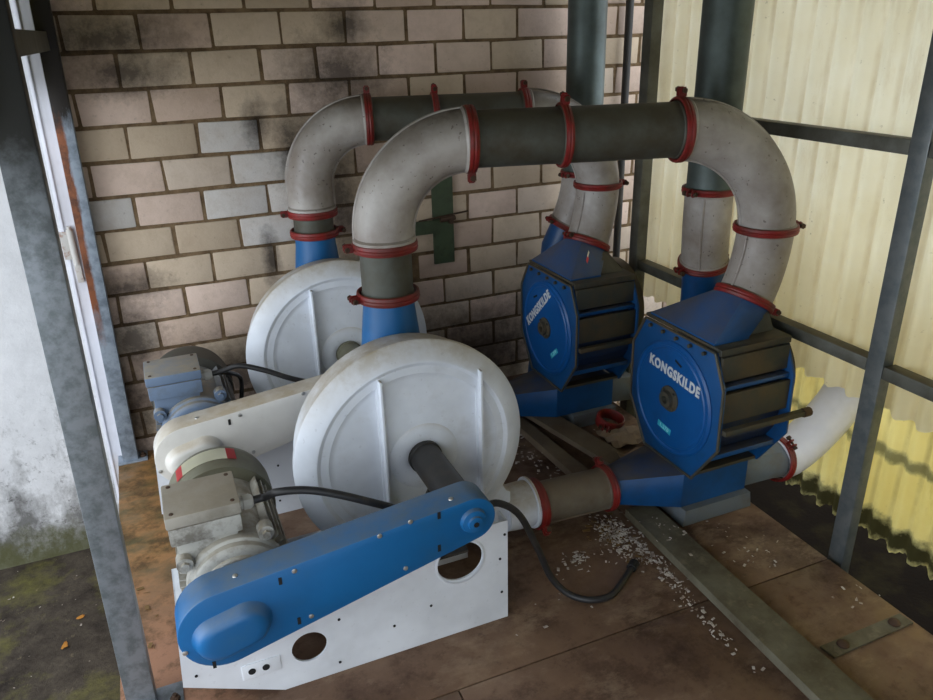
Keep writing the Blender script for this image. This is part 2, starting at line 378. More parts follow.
def text_mesh(name, body, size, mat, parent, mtx, bold=.0, sx=1.0):
    cu = bpy.data.curves.new('t', 'FONT'); cu.body = body; cu.size = size; cu.align_x = 'CENTER'; cu.align_y = 'CENTER'
    cu.extrude = .0006; cu.space_character = 1.14; cu.offset = bold; cu.resolution_u = 3
    ob = bpy.data.objects.new('t', cu); col.objects.link(ob)
    dg = bpy.context.evaluated_depsgraph_get(); me = bpy.data.meshes.new_from_object(ob.evaluated_get(dg))
    col.objects.unlink(ob); bpy.data.objects.remove(ob)
    bm = bmesh.new(); bm.from_mesh(me); bpy.data.meshes.remove(me)
    bm.transform(mtx @ Matrix.Diagonal((sx, 1, 1, 1)))
    return mesh_obj(name, bm, mat, parent)
def plate_with_holes(outline, holes, y0, y1):
    """flat plate in the xz plane with real round holes: curve fill turned into mesh"""
    cu = bpy.data.curves.new('p', 'CURVE'); cu.dimensions = '2D'; cu.fill_mode = 'BOTH'; cu.extrude = abs(y1-y0)/2
    def add(pts):
        s = cu.splines.new('POLY'); s.points.add(len(pts)-1)
        for q, (a, b) in zip(s.points, pts): q.co = (a, b, 0, 1)
        s.use_cyclic_u = True
    add(outline)
    for cx, cz, rx, rz in holes: add([(cx + rx*math.cos(-2*PI*k/32), cz + rz*math.sin(-2*PI*k/32)) for k in range(32)])
    ob = bpy.data.objects.new('p', cu); col.objects.link(ob)
    dg = bpy.context.evaluated_depsgraph_get(); me = bpy.data.meshes.new_from_object(ob.evaluated_get(dg))
    col.objects.unlink(ob); bpy.data.objects.remove(ob)
    bm = bmesh.new(); bm.from_mesh(me); bpy.data.meshes.remove(me)
    bm.transform(Matrix(((1, 0, 0, 0), (0, 0, -1, (y0+y1)/2), (0, 1, 0, 0), (0, 0, 0, 1))))
    return bm

# ------------------------------------------------------------------ setting
GZ = -.414
WL = -.300
def brick_wall():
    bm = nb(); lay = bm.loops.layers.float_color.new('brick')
    L, H = .25, .126
    pal = [lin(212, 190, 172), lin(220, 196, 180), lin(200, 180, 156), lin(208, 188, 164), lin(212, 194, 176), lin(202, 178, 160)]
    white = lin(206, 200, 194)
    whites = {(3, 0), (4, 1), (5, -2), (5, 0), (5, 1), (6, 1)}
    rnd = random.Random(3)
    rows = range(-6, 18)
    bm2 = nb(); bx(bm2, (WL, 0.0, GZ), (3.3, .24, 2.45))
    for r in rows:
        z1 = ZO - H*r - .006; z0 = z1 - H + .013
        if z0 < GZ: continue
        for k in range(-3, 15):
            sh = 0 if r % 2 == 0 else .5
            u = k + sh
            if r == 1 and u < 2: u += .14
            if r == 3 and u < 1: u += .08
            wdt = 1.0
            if r == 1 and abs(u-1.64) < .01: wdt = .86
            if r == 3 and abs(u-.58) < .02: wdt = .92
            x0, x1 = u*L + .006, (u+wdt)*L - .006
            if r >= 3 and k == 3 and r % 2 == 0 and r in (8,): x1 -= .1
            x0 = max(x0, WL); x1 = min(x1, 3.3)
            if x1 - x0 < .02: continue
            t = bmesh.new(); bmesh.ops.create_cube(t, size=1)
            dp = rnd.uniform(.002, .005)
            for v in t.verts:
                v.co = V(((x0+x1)/2 + v.co.x*(x1-x0), -dp/2 + .01 + v.co.y*(dp+.02), (z0+z1)/2 + v.co.z*(z1-z0)))
                v.co += V((rnd.uniform(-1, 1)*.0038, 0, rnd.uniform(-1, 1)*.0030))
            bmesh.ops.bevel(t, geom=list(t.edges), offset=.0045, segments=2, affect='EDGES', profile=.5)
            c = white if (r, k) in whites else rnd.choice(pal)
            s = rnd.uniform(.9, 1.04); c = (c[0]*s, c[1]*s, c[2]*s, 1)
            ly = t.loops.layers.float_color.new('brick')
            for f in t.faces:
                for lp in f.loops: lp[ly] = c
            me = bpy.data.meshes.new('tmp'); t.to_mesh(me); t.free(); bm.from_mesh(me); bpy.data.meshes.remove(me)
    o = struct(mesh_obj('wall_back', bm, 'brick', origin=(0, 0, 0), smooth=40), 'pale sand-lime brick wall with soot stains')
    o2 = struct(mesh_obj('wall_back_mortar', bm2, 'mortar', origin=(0, 0, 0)), 'brown mortar between the pale bricks')
    o2.parent = o
brick_wall()

bm = nb(); bx(bm, (-4.5, 0, GZ), (WL, .24, 2.9))
struct(mesh_obj('wall_left_outer', bm, 'plaster', origin=(0, 0, 0)), 'white outer wall with grey and green grime at the foot')
# white door frame strip with hinge beside the back-left post
bm = nb(); bx(bm, (-.408, -.014, GZ+.18), (-.335, .0, 2.3), .003); bx(bm, (-.400, -.020, GZ+.18), (-.396, -.014, 2.3)); bx(bm, (-.36, -.020, GZ+.18), (-.348, -.014, 2.3))
for v_ in bm.verts: v_.co.x += .021*v_.co.z
jamb = struct(mesh_obj('trim_1', bm, 'elbow_clean', origin=(0, 0, 0)), 'white door frame strip')
bm = nb(); bx(bm, (-.395, -.022, .86), (-.36, -.014, .965), .002); cyl(bm, (-.357, -.028, .84), (-.357, -.028, .975), .012)
cyl(bm, (-.357, -.028, .975), (-.357, -.028, .985), .008); bx(bm, (-.368, -.034, .77), (-.346, -.016, .842), .003)
mesh_obj('hinge', bm, 'hinge', jamb, origin=(0, 0, 0))

bm = nb(); bx(bm, (-7, -7, GZ-.1), (8, .0, GZ))
struct(mesh_obj('floor_ground', bm, 'ground', origin=(0, 0, 0)), 'dark wet ground with moss beside the platform')

# platform: separate plates with narrow joints, all one floor
def platform():
    bm = nb(); xs = [-.372, .45, 1.305]; zt = 0
    g = .002
    bx(bm, (-.372, -1.725, -.05), (1.305-g, -.012, 0), .0025)
    bx(bm, (-.372, -4.2, -.05), (.46-g, -1.728, -.0015), .0025); bx(bm, (.46+g, -4.2, -.05), (1.305-g, -1.729, 0), .0025)
    bx(bm, (1.305+g, -1.733, -.05), (1.765, -.012, 0), .0025)
    bx(bm, (1.305+g, -4.2, -.05), (1.765, -1.737, 0), .0025)
    bx(bm, (-.36, -4.2, GZ), (-.33, -.012, -.05)); bx(bm, (1.72, -4.2, GZ), (1.75, -.012, -.05))
    bx(bm, (-.2, -3.8, -.12), (1.7, -3.7, -.05)); bx(bm, (-.2, -.9, -.12), (1.7, -.8, -.05))
    return struct(mesh_obj('floor', bm, 'platform', origin=(0, 0, 0)), 'rust-brown steel plate platform')
platform()

# roof
bm = nb(); bx(bm, (-.75, -4.3, 2.42), (1.90, .0, 2.5))
struct(mesh_obj('ceiling', bm, 'roof', origin=(0, 0, 0)))
# unseen front right wall behind the viewer, sized, with added header, to cut daylight
bm = nb(); bx(bm, (.35, -3.75, GZ), (1.95, -3.65, 2.42)); bx(bm, (-.75, -3.75, 1.95), (.35, -3.65, 2.42)); struct(mesh_obj('wall_front_blocker', bm, 'roof', origin=(0, 0, 0)))

bm = nb(); bx(bm, (1.766, -7, GZ-.0), (6, -.002, GZ+.012)); struct(mesh_obj('floor_soil_shade', bm, 'shaded_soil', origin=(0, 0, 0)), 'soil between platform and yellow sheets, shade painted into its colour')
def corrugated(name, mat, X, y0, y1, z0, z1, label, per=.084, amp=.014, jag=0., seed=1):
    bm = nb(); rnd = random.Random(seed); n = int((y1-y0)/per*10); Z = [z0, z0+.04, z0+.1] + [z0+.1+(z1-z0-.1)*k/6 for k in range(1, 7)]
    rows = []
    jj = [rnd.uniform(0, 1) for _ in range(n+2)]
    for zi, z in enumerate(Z):
        r = []
        for i in range(n+1):
            y = y0+(y1-y0)*i/n; a = 2*PI*y/per
            dz = jag*(.5+.5*math.sin(a))*.6 + jag*jj[i]*.5 if zi == 0 else 0
            r.append(bm.verts.new((X + amp*math.sin(a), y, z+dz)))
        rows.append(r)
    for a, b in zip(rows, rows[1:]):
        for i in range(n): bm.faces.new((a[i], a[i+1], b[i+1], b[i]))
    geo = bm.faces[:] ; bmesh.ops.solidify(bm, geom=geo, thickness=.0015)
    return struct(mesh_obj(name, bm, mat, origin=(0, 0, 0), smooth=60), label)
corrugated('wall_right', 'sheet', 1.872, -2.75, -.505, .515, 2.42, 'yellowed translucent corrugated sheet behind the steel rails', jag=.012)
corrugated('wall_right_lower', 'sheet_low', 2.25, -3.0, -.55, -.22, .95, 'lower translucent corrugated sheet, dark moss along its foot', jag=.03, seed=5)
corrugated('wall_left', 'sheet_olive', -.415, -3.64, -.06, 1.445, 2.42, 'olive translucent side sheet above the left opening', jag=.02, seed=8)  # runs on forward out of view, extended to cut sky light

bm = nb(); bx(bm, (1.86, -3.65, GZ), (1.90, -2.76, 2.42)); struct(mesh_obj('wall_right_blocker', bm, 'roof', origin=(0, 0, 0)))  # unseen opaque panel, added to hold back light beyond the sheets
# ------------------------------------------------------------------ steel frame
def post(name, lo, hi, mat, label, flange=None, lean=0, group=None, bevel=.004):
    t = thing(name, label, 'post', ((lo[0]+hi[0])/2, (lo[1]+hi[1])/2, lo[2]), group)
    bm = nb(); bx(bm, lo, hi, bevel)
    if lean:
        for v in bm.verts: v.co.x += lean*(v.co.z-lo[2])
    mesh_obj('shaft', bm, mat, t)
    if flange:
        bm = nb(); bx(bm, flange[0], flange[1], .002); f = mesh_obj('foot_plate', bm, mat, t)
        for p in flange[2:]:
            bm = nb(); lathe(bm, [(.013, 0), (.013, .008), (.009, .010)], (p[0], p[1], flange[1][2]), (0, 0, 1), 6); cyl(bm, (p[0], p[1], flange[1][2]), (p[0], p[1], flange[1][2]+.018), .006, n=10)
            mesh_obj('bolt', bm, 'bolt_dark', f)
    return t
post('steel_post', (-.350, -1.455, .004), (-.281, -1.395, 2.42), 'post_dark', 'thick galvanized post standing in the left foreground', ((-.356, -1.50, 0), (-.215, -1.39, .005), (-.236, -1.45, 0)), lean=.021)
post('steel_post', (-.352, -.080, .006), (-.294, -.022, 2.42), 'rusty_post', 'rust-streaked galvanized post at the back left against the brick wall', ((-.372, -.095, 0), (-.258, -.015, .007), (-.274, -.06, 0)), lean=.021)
post('steel_post', (1.79, -1.768, GZ), (1.832, -1.712, 2.42), 'galv', 'galvanized upright in the right foreground between the yellow sheets')
post('steel_post', (1.782, -.56, GZ), (1.832, -.505, 2.42), 'galv_dull', 'dull grey corner post behind the far valve where the yellow sheets begin')
def rail(lo, hi, label, mat='galv_dull'):
    bm = nb(); bx(bm, lo, hi, .003); return tag(mesh_obj('steel_rail', bm, mat), label, 'rail')
rail((1.792, -1.711, 1.285), (1.838, -.561, 1.325), 'upper horizontal rail across the yellow sheets between corner post and right upright')
rail((1.792, -1.711, .66), (1.838, -.561, .70), 'middle horizontal rail behind the near valve, left of the right upright')
rail((1.792, -2.75, .655), (1.838, -1.769, .695), 'short horizontal rail at the photo\'s right edge, right of the upright')
rail((1.792, -2.75, 1.285), (1.838, -1.769, 1.325), 'upper rail right of the upright')
rail((-.34, -1.394, 1.585), (-.285, -.076, 1.645), 'dark side rail joining the two left posts near the top corner', 'galv_dull')
# thin dark conduit on the brick wall next to the corner post
bm = nb(); cyl(bm, (2.025, -.055, GZ), (2.025, -.055, 2.42), .018, n=16)
for z in (.3, 1.2, 2.0): bx(bm, (2.0, -.06, z), (2.05, -.008, z+.025), .002)
tag(mesh_obj('conduit_pipe', bm, 'black_steel'), 'thin dark vertical conduit on the bricks beside the corner post', 'pipe')

# green bracket on the brick wall
t = thing('wall_bracket', 'dark green cross-shaped bracket fixed to the pale brick wall', 'bracket', (1.12, -.012, .64))
bm = nb(); bx(bm, (1.075, -.024, .64), (1.172, -.0095, 1.04), .002); mesh_obj('upright', bm, 'green', t)
bm = nb(); bx(bm, (.93, -.036, .785), (1.155, -.0245, .845), .003); mesh_obj('arm', bm, 'green', t)
bm = nb(); cyl(bm, (1.10, -.046, .845), (1.17, -.046, .85), .011, n=12); cyl(bm, (1.15, -.056, .835), (1.15, -.024, .835), .012, n=8)
cyl(bm, (1.0, -.044, .85), (1.24, -.03, .868), .004, n=6); mesh_obj('pin', bm, 'bolt_dark', t)

# ------------------------------------------------------------------ pipework
def clamp(o, axis, r, lug, label, group=None, wdt=.024, lever=False):
    """red clamp ring with bolt lug; lug = direction in which the bolt sticks out"""
    o = V(o); a = V(axis).normalized(); l = V(lug); l = (l - a*l.dot(a)).normalized(); s = a.cross(l)
    t = thing('pipe_clamp', label, 'clamp', tuple(o), group)
    bm = nb(); h = wdt/2
    prof = [(r+.001, -h*.7), (r+.005, -h), (r+.010, -h*.85), (r+.012, -h*.3), (r+.010, 0), (r+.012, h*.3), (r+.010, h*.85), (r+.005, h), (r+.001, h*.7)]
    u, v, _ = frame(a, l); prev = None; first = None; n = 56
    rings = [[bm.verts.new(o + a*hh + u*(rr*math.cos(2*PI*k/n)) + v*(rr*math.sin(2*PI*k/n))) for rr, hh in prof] for k in range(n)]
    for k in range(n): bridge(bm, rings[k], rings[(k+1) % n])
    mesh_obj('band', bm, 'red', t)
    bm = nb(); q = o + l*(r+.022)
    for sg in (-1, 1):
        c = q + s*(.010*sg); tmp = bmesh.new(); bmesh.ops.create_cube(tmp, size=1)
        bmesh.ops.bevel(tmp, geom=list(tmp.edges), offset=.15, segments=2, affect='EDGES')
        m = Matrix((( l.x*.030, s.x*.006, a.x*.022, c.x), (l.y*.030, s.y*.006, a.y*.022, c.y), (l.z*.030, s.z*.006, a.z*.022, c.z), (0, 0, 0, 1)))
        tmp.transform(m); join(bm, tmp)
    mesh_obj('lug', bm, 'red', t)
    bm = nb(); q2 = q + l*.006; cyl(bm, q2 - s*.026, q2 + s*.024, .0045, n=8); cyl(bm, q2 - s*.030, q2 - s*.020, .009, n=6); cyl(bm, q2 + s*.016, q2 + s*.024, .008, n=6)
    mesh_obj('bolt', bm, 'bolt_dark', t)
    return t
def pipe(name, p0, p1, r, mat, label, seam=None, group=None, lip=True, cat='pipe'):
    p0, p1 = V(p0), V(p1); L = (p1-p0).length; bm = nb()
    prof = [(r-.006, 0), (r+.003, 0), (r+.003, .006), (r, .01), (r, L-.01), (r+.003, L-.006), (r+.003, L), (r-.006, L)] if lip else [(r-.003, 0), (r, 0), (r, L), (r-.003, L)]
    lathe(bm, prof, p0, p1-p0, 48)
    if seam:
        s = V(seam).normalized(); q = s*(r+.001); cyl(bm, p0+q+(p1-p0)*.03, p0+q+(p1-p0)*.97, .003, n=6)
    return tag(mesh_obj(name, bm, mat), label, cat, group)
def arc(c, e1, e2, R, a0, a1, n=22): return [V(c) + V(e1)*(R*math.cos(a0+(a1-a0)*k/n)) + V(e2)*(R*math.sin(a0+(a1-a0)*k/n)) for k in range(n+1)]
def bend(name, pts, r, mat, label, ridge=True, group=None, cat='pipe elbow', rims=True):
    t = thing(name, label, cat, tuple(pts[0]), group)
    bm = nb(); sweep(bm, pts, r, 40); mesh_obj('body', bm, mat, t, smooth=50)
    if ridge:
        mid = pts[len(pts)//2]; ch = ((pts[0]+pts[-1])/2 - mid).normalized(); nrm = (pts[-1]-pts[0]).cross(ch).normalized()
        for sg in (1, -1):
            line = []
            for i, p in enumerate(pts):
                d = (pts[min(i+1, len(pts)-1)] - pts[max(i-1, 0)]).normalized(); line.append(p + d.cross(nrm).normalized()*(r+.001)*sg)
            bm = nb(); sweep(bm, line, .0045, 8); mesh_obj('seam_ridge', bm, mat, t)
    if rims:
        for p, q in ((pts[0], pts[1]), (pts[-1], pts[-2])):
            d = (q-p).normalized(); bm = nb()
            lathe(bm, [(r-.004, 0), (r+.006, 0), (r+.006, .012), (r+.001, .018)], p, d, 40); mesh_obj('rim', bm, mat, t)
    return t

PR = .080     # pipe radius
def pipe_run(P0, P1, z, zlow0, R0, R1, zend, ring_lo, side, xm, far):
    """fan -> up -> elbow -> grey pipe -> elbow -> slanted piece -> valve hopper"""
    P0 = V((P0[0], P0[1], 0)); P1 = V((P1[0], P1[1], 0)); d = (P1-P0).normalized(); up = V((0, 0, 1))
    L = (P1-P0).length
    # left elbow
    c = P0 + d*R0 + up*(z-R0)
    e1 = arc(c, -d, up, R0, 0, PI/2)
    ex = [e1[0] - up*(e1[0].z - zlow0)] if e1[0].z > zlow0 + .005 else []
    bend('pipe_elbow', ex + e1, PR+.007, 'elbow_white', 'dirty white elbow above the %s fan' % side)
    a = e1[-1]
    c2 = P1 - d*R1 + up*(z-R1)
    e2 = arc(c2, up, d, R1, 0, PI/2)
    if e2[-1].z > zend + .004: e2 = e2 + [V((P1.x, P1.y, zend))]
    bend('pipe_elbow', e2, PR+.007, 'elbow_white', 'large dirty white elbow at the right end of the %s overhead pipe' % side)
    b = e2[0]; m = a + (b-a)*xm
    pipe('straight_pipe', a+d*.012, m-d*.004, PR, 'pipe_grey', '%s overhead grey pipe, length nearer the fans' % side, seam=(0, 1, .2))
    pipe('straight_pipe', m+d*.004, b-d*.012, PR, 'pipe_grey', '%s overhead grey pipe, length nearer the valves' % side, seam=(0, 1, -.2))
    clamp(a+d*.004, d, PR+.004, (0, -.3, -1) if not far else (0, 0, 1), 'red clamp where the %s overhead pipe meets its left elbow' % side, wdt=.03)
    clamp(m, d, PR+.001, (0, -.2, 1), 'red clamp joining the two lengths of the %s overhead pipe' % side)
    clamp(b-d*.004, d, PR+.004, (0, 0, 1), 'red clamp where the %s overhead pipe meets its right elbow' % side, wdt=.028)
    # slanted bend to hopper
    A = V((P1.x, P1.y, zend)); B = V(ring_lo)
    ch = B-A; hz = V((ch.x, ch.y, 0)); hd = hz.normalized(); th = 2*math.atan2(hz.length, -ch.z); Rb = ch.length/(2*math.sin(th/2))
    pts = [A + hd*(Rb*(1-math.cos(th*k/14))) - up*(Rb*math.sin(th*k/14)) for k in range(15)]
    bend('pipe_bend', pts, PR+.007, 'elbow_white', 'short white bend from the %s elbow down to its blue hopper' % side, cat='pipe bend')
    clamp(A, (0, 0, 1), PR+.009, (1, -.15, 0), 'red clamp between white elbow and short bend of the %s line' % side, wdt=.026)
    dn = (pts[-1]-pts[-2]).normalized()
    clamp(B, dn, PR+.009, (1, -.4, 0) if not far else (-1, -.2, 0), 'red clamp on top of the blue hopper of the %s valve' % side, wdt=.028)
    return B, dn

near_top = pipe_run((.545, -1.035), (1.722, -1.32), 1.33, 1.05, .255, .318, 1.015, (1.66, -1.33, .79), 'near', .435, False)
far_top = pipe_run((.512, -.19), (1.64, -.46), 1.313, .985, .238, .31, 1.02, (1.585, -.48, .785), 'far', .42, True)
# grey stubs below the left elbows
def stub(x, y, z0, z1, side):
    pipe('short_pipe', (x, y, z0+.004), (x, y, z1-.004), PR-.003, 'pipe_grey', 'short grey pipe between two red clamps above the %s fan' % side)
    clamp((x, y, z1), (0, 0, 1), PR+.006, (-1, .1, 0), 'upper red clamp of the short grey pipe above the %s fan' % side, wdt=.03)
    clamp((x, y, z0), (0, 0, 1), PR+.004, (-1, -.1, 0) if side == 'near' else (1, 0, 0), 'lower red clamp of the short grey pipe above the %s fan' % side, wdt=.03)
stub(.545, -1.035, .888, 1.04, 'near'); stub(.512, -.19, .895, .975, 'far')

# ------------------------------------------------------------------ vertical stacks to the roof
def stack(x, y, zr, label, bend_to, zl, side):
    t = pipe('stack_pipe', (x, y, zr+.004), (x, y, 2.415), PR+.001, 'stack', label, cat='pipe')
    A = V((x, y, zr)); B = V(bend_to); ch = B-A; hz = V((ch.x, ch.y, 0)); hd = hz.normalized(); th = 2*math.atan2(hz.length, -ch.z); Rb = ch.length/(2*math.sin(th/2))
    pts = [A + hd*(Rb*(1-math.cos(th*k/10))) - V((0, 0, 1))*(Rb*math.sin(th*k/10)) for k in range(11)]
    bend('pipe_bend', pts, PR+.004, 'elbow_white', 'white bend below the grey stack behind the %s valve' % side, cat='pipe bend')
    clamp(A, (0, 0, 1), PR+.005, (-1, -.3, 0), 'red clamp under the grey stack behind the %s valve' % side)
    d = (pts[-1]-pts[-2]).normalized()
    clamp(B, d, PR+.005, (-1, 0, 0), 'lower red clamp of the white bend behind the %s valve' % side)
    E = B + d*.10; bm = nb(); sweep(bm, [B+d*.004, E, V((E.x+d.x*.15, E.y+d.y*.15, zl))], PR-.001, 32)
    tag(mesh_obj('downpipe', bm, 'valve_blue'), 'blue downpipe behind the %s valve' % side, 'pipe')
stack(1.765, -.99, 1.075, 'dark grey vertical stack pipe rising in front of the yellow sheets', (1.795, -.965, .80), .012, 'near')
stack(1.728, -.19, 1.02, 'dark grey vertical stack pipe rising in front of the brick wall', (1.68, -.165, .78), .012, 'far')

# ------------------------------------------------------------------ fans with stand and belt cover
def obround(c0, r0, c1, r1, n=20):
    """hull outline of two circles, both (x, z)"""
    dx, dz = c1[0]-c0[0], c1[1]-c0[1]; L = math.hypot(dx, dz); a = math.atan2(dz, dx); b = math.acos((r0-r1)/L); out = []
    for k in range(n+1): t = a + b + (2*PI-2*b)*k/n; out.append((c0[0]+r0*math.cos(t), c0[1]+r0*math.sin(t)))
    for k in range(n+1): t = a - b + 2*b*k/n; out.append((c1[0]+r1*math.cos(t), c1[1]+r1*math.sin(t)))
    return out

def fan_unit(ox, oy, oz, label, cover, side):
    T = lambda x, y, z: (x+ox, y+oy, z+oz)
    cx, cz, R = .530+ox, .455+oz, .359
    yf = -1.245+oy
    root = thing('centrifugal_fan', label, 'fan', (.25+ox, -1.3+oy, 0), 'belt driven fans')
    # casing: volute body + outlet
    bm = nb(); n = 60; poly = []
    rb = R-.022
    for k in range(n+1):
        t = math.radians(-62) + math.radians(332)*k/n; poly.append((cx+rb*math.cos(t), cz+rb*math.sin(t)))
    # the lower run leads right into the outlet neck
    zt, zb = cz-.262, cz-.40+.0
    zb = max(zb, .02)
    poly = [p for p in poly if not (p[0] > cx and p[1] < cz-.20)]
    out = []
    st = max(range(len(poly)), key=lambda i: (poly[i][0] > cx, -abs(poly[i][1]-(cz-.2)))) if False else None
    pts = [(cx+rb*math.cos(math.radians(a)), cz+rb*math.sin(math.radians(a))) for a in range(-28, 265, 5)]
    # left bottom tangent, neck bottom, neck top, concave fillet
    pts += [(cx+.02, cz-rb-.003), (cx+.20, zb+.005), (cx+.33, zb+.005), (cx+.33, zt+.02), (cx+.315, zt+.03), (cx+.298, zt+.06)]
    prism(bm, pts, yf+.012, yf+.125, 'xz', .006)
    cas = mesh_obj('casing', bm, 'fan_white', root)
    bm = nb(); oc = V((cx+.32, yf+.06, .115+oz))
    lathe(bm, [(.076, 0), (.080, .05), (.080, .096), (.090, .098), (.090, .106), (.07, .106)], oc, (1, 0, 0), 40)
    mesh_obj('outlet_neck', bm, 'fan_white', root)
    # pressed front cover: rim, sloping band, groove ring, flat disc, centre boss
    bm = nb()
    prof = [(R-.028, .030), (R-.002, .028), (R, .004), (R-.004, -.001), (R-.052, -.026), (R-.060, -.027), (R-.072, -.020), (R-.086, -.020), (.264, -.020), (.254, -.014), (.244, -.013), (.001, -.013)]
    lathe(bm, prof, (cx, yf, cz), (0, 1, 0), 96, cap1=True)
    mesh_obj('front_cover', bm, 'fan_white', root, smooth=28)
    bm = nb(); lathe(bm, [(.108, .0005), (.100, -.004), (.070, -.006), (.056, -.004), (.050, .0)], (cx+.028, yf-.0135, cz-.014), (0, 1, 0), 56); mesh_obj('centre_boss', bm, 'fan_white', root, smooth=28)
    for dx, h in ((-.098, .272), (.208, .245)):
        bm = nb(); zz0 = cz-h+.06; bx(bm, (cx+dx-.0035, yf-.042, zz0), (cx+dx+.0035, yf-.010, cz+h*.98), .001); bx(bm, (cx+dx-.010, yf-.018, zz0), (cx+dx+.010, yf-.010, cz+h*.96), .001)
        mesh_obj('stiffening_rib', bm, 'fan_white', root)
    # shaft housing and bracket
    bm = nb(); lathe(bm, [(.048, 0), (.048, .27), (.052, .272), (.052, .30)], (cx+.028, yf-.30, cz-.014), (0, 1, 0), 32)
    mesh_obj('shaft_housing', bm, 'black_steel' if side == 'near' else 'motor_cowl', root)['label'] = 'dark shaft tube' if side == 'near' else 'dusty shaft tube'
    bm = nb(); prism(bm, [(cx-.012, cz-.03), (cx-.10, cz-.20), (cx-.03, cz-.20), (cx+.03, cz-.03)], yf-.16, yf-.152, 'xz')
    bx(bm, (cx-.10, yf-.26, cz-.205), (cx+.06, yf-.02, cz-.198)); mesh_obj('bracket', bm, 'black_steel', root)
    # inlet cone behind the casing going up to the pipe
    px, py = (.545, -1.035) if side == 'near' else (.512, -.19)
    pz = .888 if side == 'near' else .895
    bm = nb(); lathe(bm, [(.098, 0), (.098, .01), (.096, .25), (.079, .40), (.078, pz-.45-.004)], (px, py, .45), (0, 0, 1), 40)
    for sx_ in (.03,): bx(bm, (px+sx_, py-.112, .66), (px+sx_+.004, py-.08, .78), .001)
    mesh_obj('inlet_cone', bm, 'cone_blue', root)
    bm = nb(); lathe(bm, [(.15, 0), (.15, .02), (.10, .05)], (cx, yf+.125, cz), (0, 1, 0), 40); cyl(bm, (px, py, .36), (px, py, .45), .10, n=40); mesh_obj('inlet_box', bm, 'cone_blue', root)
    # stand: front plate with two round windows, left corner cut away
    yp = -1.533+oy; z0 = 0
    bm = plate_with_holes([T(-.205, 0, .116-oz)[::2], T(.037, 0, -oz+.001)[::2], T(.70, 0, -oz+.001)[::2], T(.70, 0, .345)[::2], T(.40, 0, .345)[::2], T(-.191, 0, .30)[::2]],
                          [(.553+ox, .252+oz, .068, .062), (.115+ox, .119+oz, .047, .047)], yp-.003, yp+.003)
    st = mesh_obj('stand_plate', bm, 'plate_white', root)
    bm = nb(); lathe(bm, [(.070, .0), (.076, .002), (.074, .010), (.068, .010)], (.553+ox, yp-.006, .252+oz), (0, 1, 0), 40, False, False); mesh_obj('hole_lip', bm, 'plate_white', st)
    bm = nb(); bx(bm, (.0-.062+ox, yp-.006, .078+oz), (.078-.062+ox+.02, yp-.003, .125+oz), .001); sp = mesh_obj('switch_plate', bm, 'plate_white', st)
    for q in (-.038, -.002):
        bm = nb(); cyl(bm, (q+ox, yp-.0075, .101+oz), (q+ox, yp-.006, .101+oz), .0095, n=20); mesh_obj('switch_hole', bm, 'hole', st)
    for q, zq in ((.69, .30), (.675, .22), (.20, .18), (.68, .10), (.35, .10), (.46, .13), (.19, .035), (-.17, .14)):
        bm = nb(); cyl(bm, (q+ox, yp-.005, zq+oz), (q+ox, yp-.003, zq+oz), .004, n=10); mesh_obj('screw_hole', bm, 'hole', st)
    # stand body behind the plate
    bm = nb(); yb = yp+.30
    bx(bm, (.045+ox, yp+.003, 0), (.70+ox, yp+.02, .012)); bx(bm, (.694+ox, yp+.003, .0), (.70+ox, yp+.05, .345+oz))
    bx(bm, (-.198+ox, yp+.004, .12+oz), (-.194+ox, yb+.1, .184+oz)); bx(bm, (-.198+ox, yp+.003, .178+oz), (.25+ox, yb+.1, .184+oz))
    prism(bm, [T(-.198, 0, .116-oz)[::2], T(.037, 0, -oz)[::2], T(.34, 0, -oz)[::2], T(.34, 0, .184)[::2], T(-.198, 0, .184)[::2]], yb-.004, yb, 'xz')
    mesh_obj('stand_frame', bm, 'plate_white', root)
    bm = nb(); bx(bm, (.20+ox, yb+.0, .0), (.70+ox, yf+.11, .028)); bx(bm, (cx-.05, yf+.02, .02), (cx+.05, yf+.11, cz-R+.03)); mesh_obj('fan_foot', bm, 'plate_white', root)
    # belt cover
    y1 = yp-.117; c0, r0, c1, r1 = (-.083+ox, .353+oz), .104, (.547+ox, .466+oz), .063
    bm = nb(); prism(bm, obround(c0, r0, c1, r1), y1, y1+.092, 'xz', .004); prism(bm, obround(c0, r0-.025, c1, r1-.025), y1+.09, yp-.003, 'xz'); bc = mesh_obj('belt_cover', bm, cover, root, smooth=25)
    # raised obround bump over the motor pulley
    o = obround((-.100+ox, .340+oz), .055, (-.032+ox, .357+oz), .055, 16); mc = (-.066+ox, .3485+oz)
    sc_ = lambda s: [((x-mc[0])*s+mc[0], (z-mc[1])*s+mc[1]) for x, z in o]
    loops = [[(x, y, z) for x, z in sc_(s)] for s, y in ((1.06, y1+.001), (1.0, y1-.003), (.93, y1-.022), (.80, y1-.032), (.60, y1-.034))]
    bm = nb(); loft(bm, loops); mesh_obj('pulley_bump', bm, cover, bc, smooth=60)
    bm = nb(); lathe(bm, [(.036, 0), (.032, -.010), (.020, -.013), (.019, -.020), (.008, -.022), (.007, -.016), (.001, -.016)], (c1[0], y1, c1[1]), (0, 1, 0), 32, True, True); mesh_obj('shaft_cap', bm, cover, bc)
    bm = nb(); cyl(bm, (c1[0], y1-.0235, c1[1]), (c1[0], y1-.0222, c1[1]), .007, n=16); mesh_obj('cap_hole', bm, 'hole', bc)
    for (x, z, a) in ((.455, .508, 1), (.452, .410, 1), (.055, .445, 1), (.085, .315, 1), (-.12, .262, 0)):
        bm = nb(); bx(bm, (x-.004+ox, y1-.0012, z-.010+oz), (x+.004+ox, y1-.0002, z+.010+oz)); mesh_obj('slot', bm, 'hole', bc)
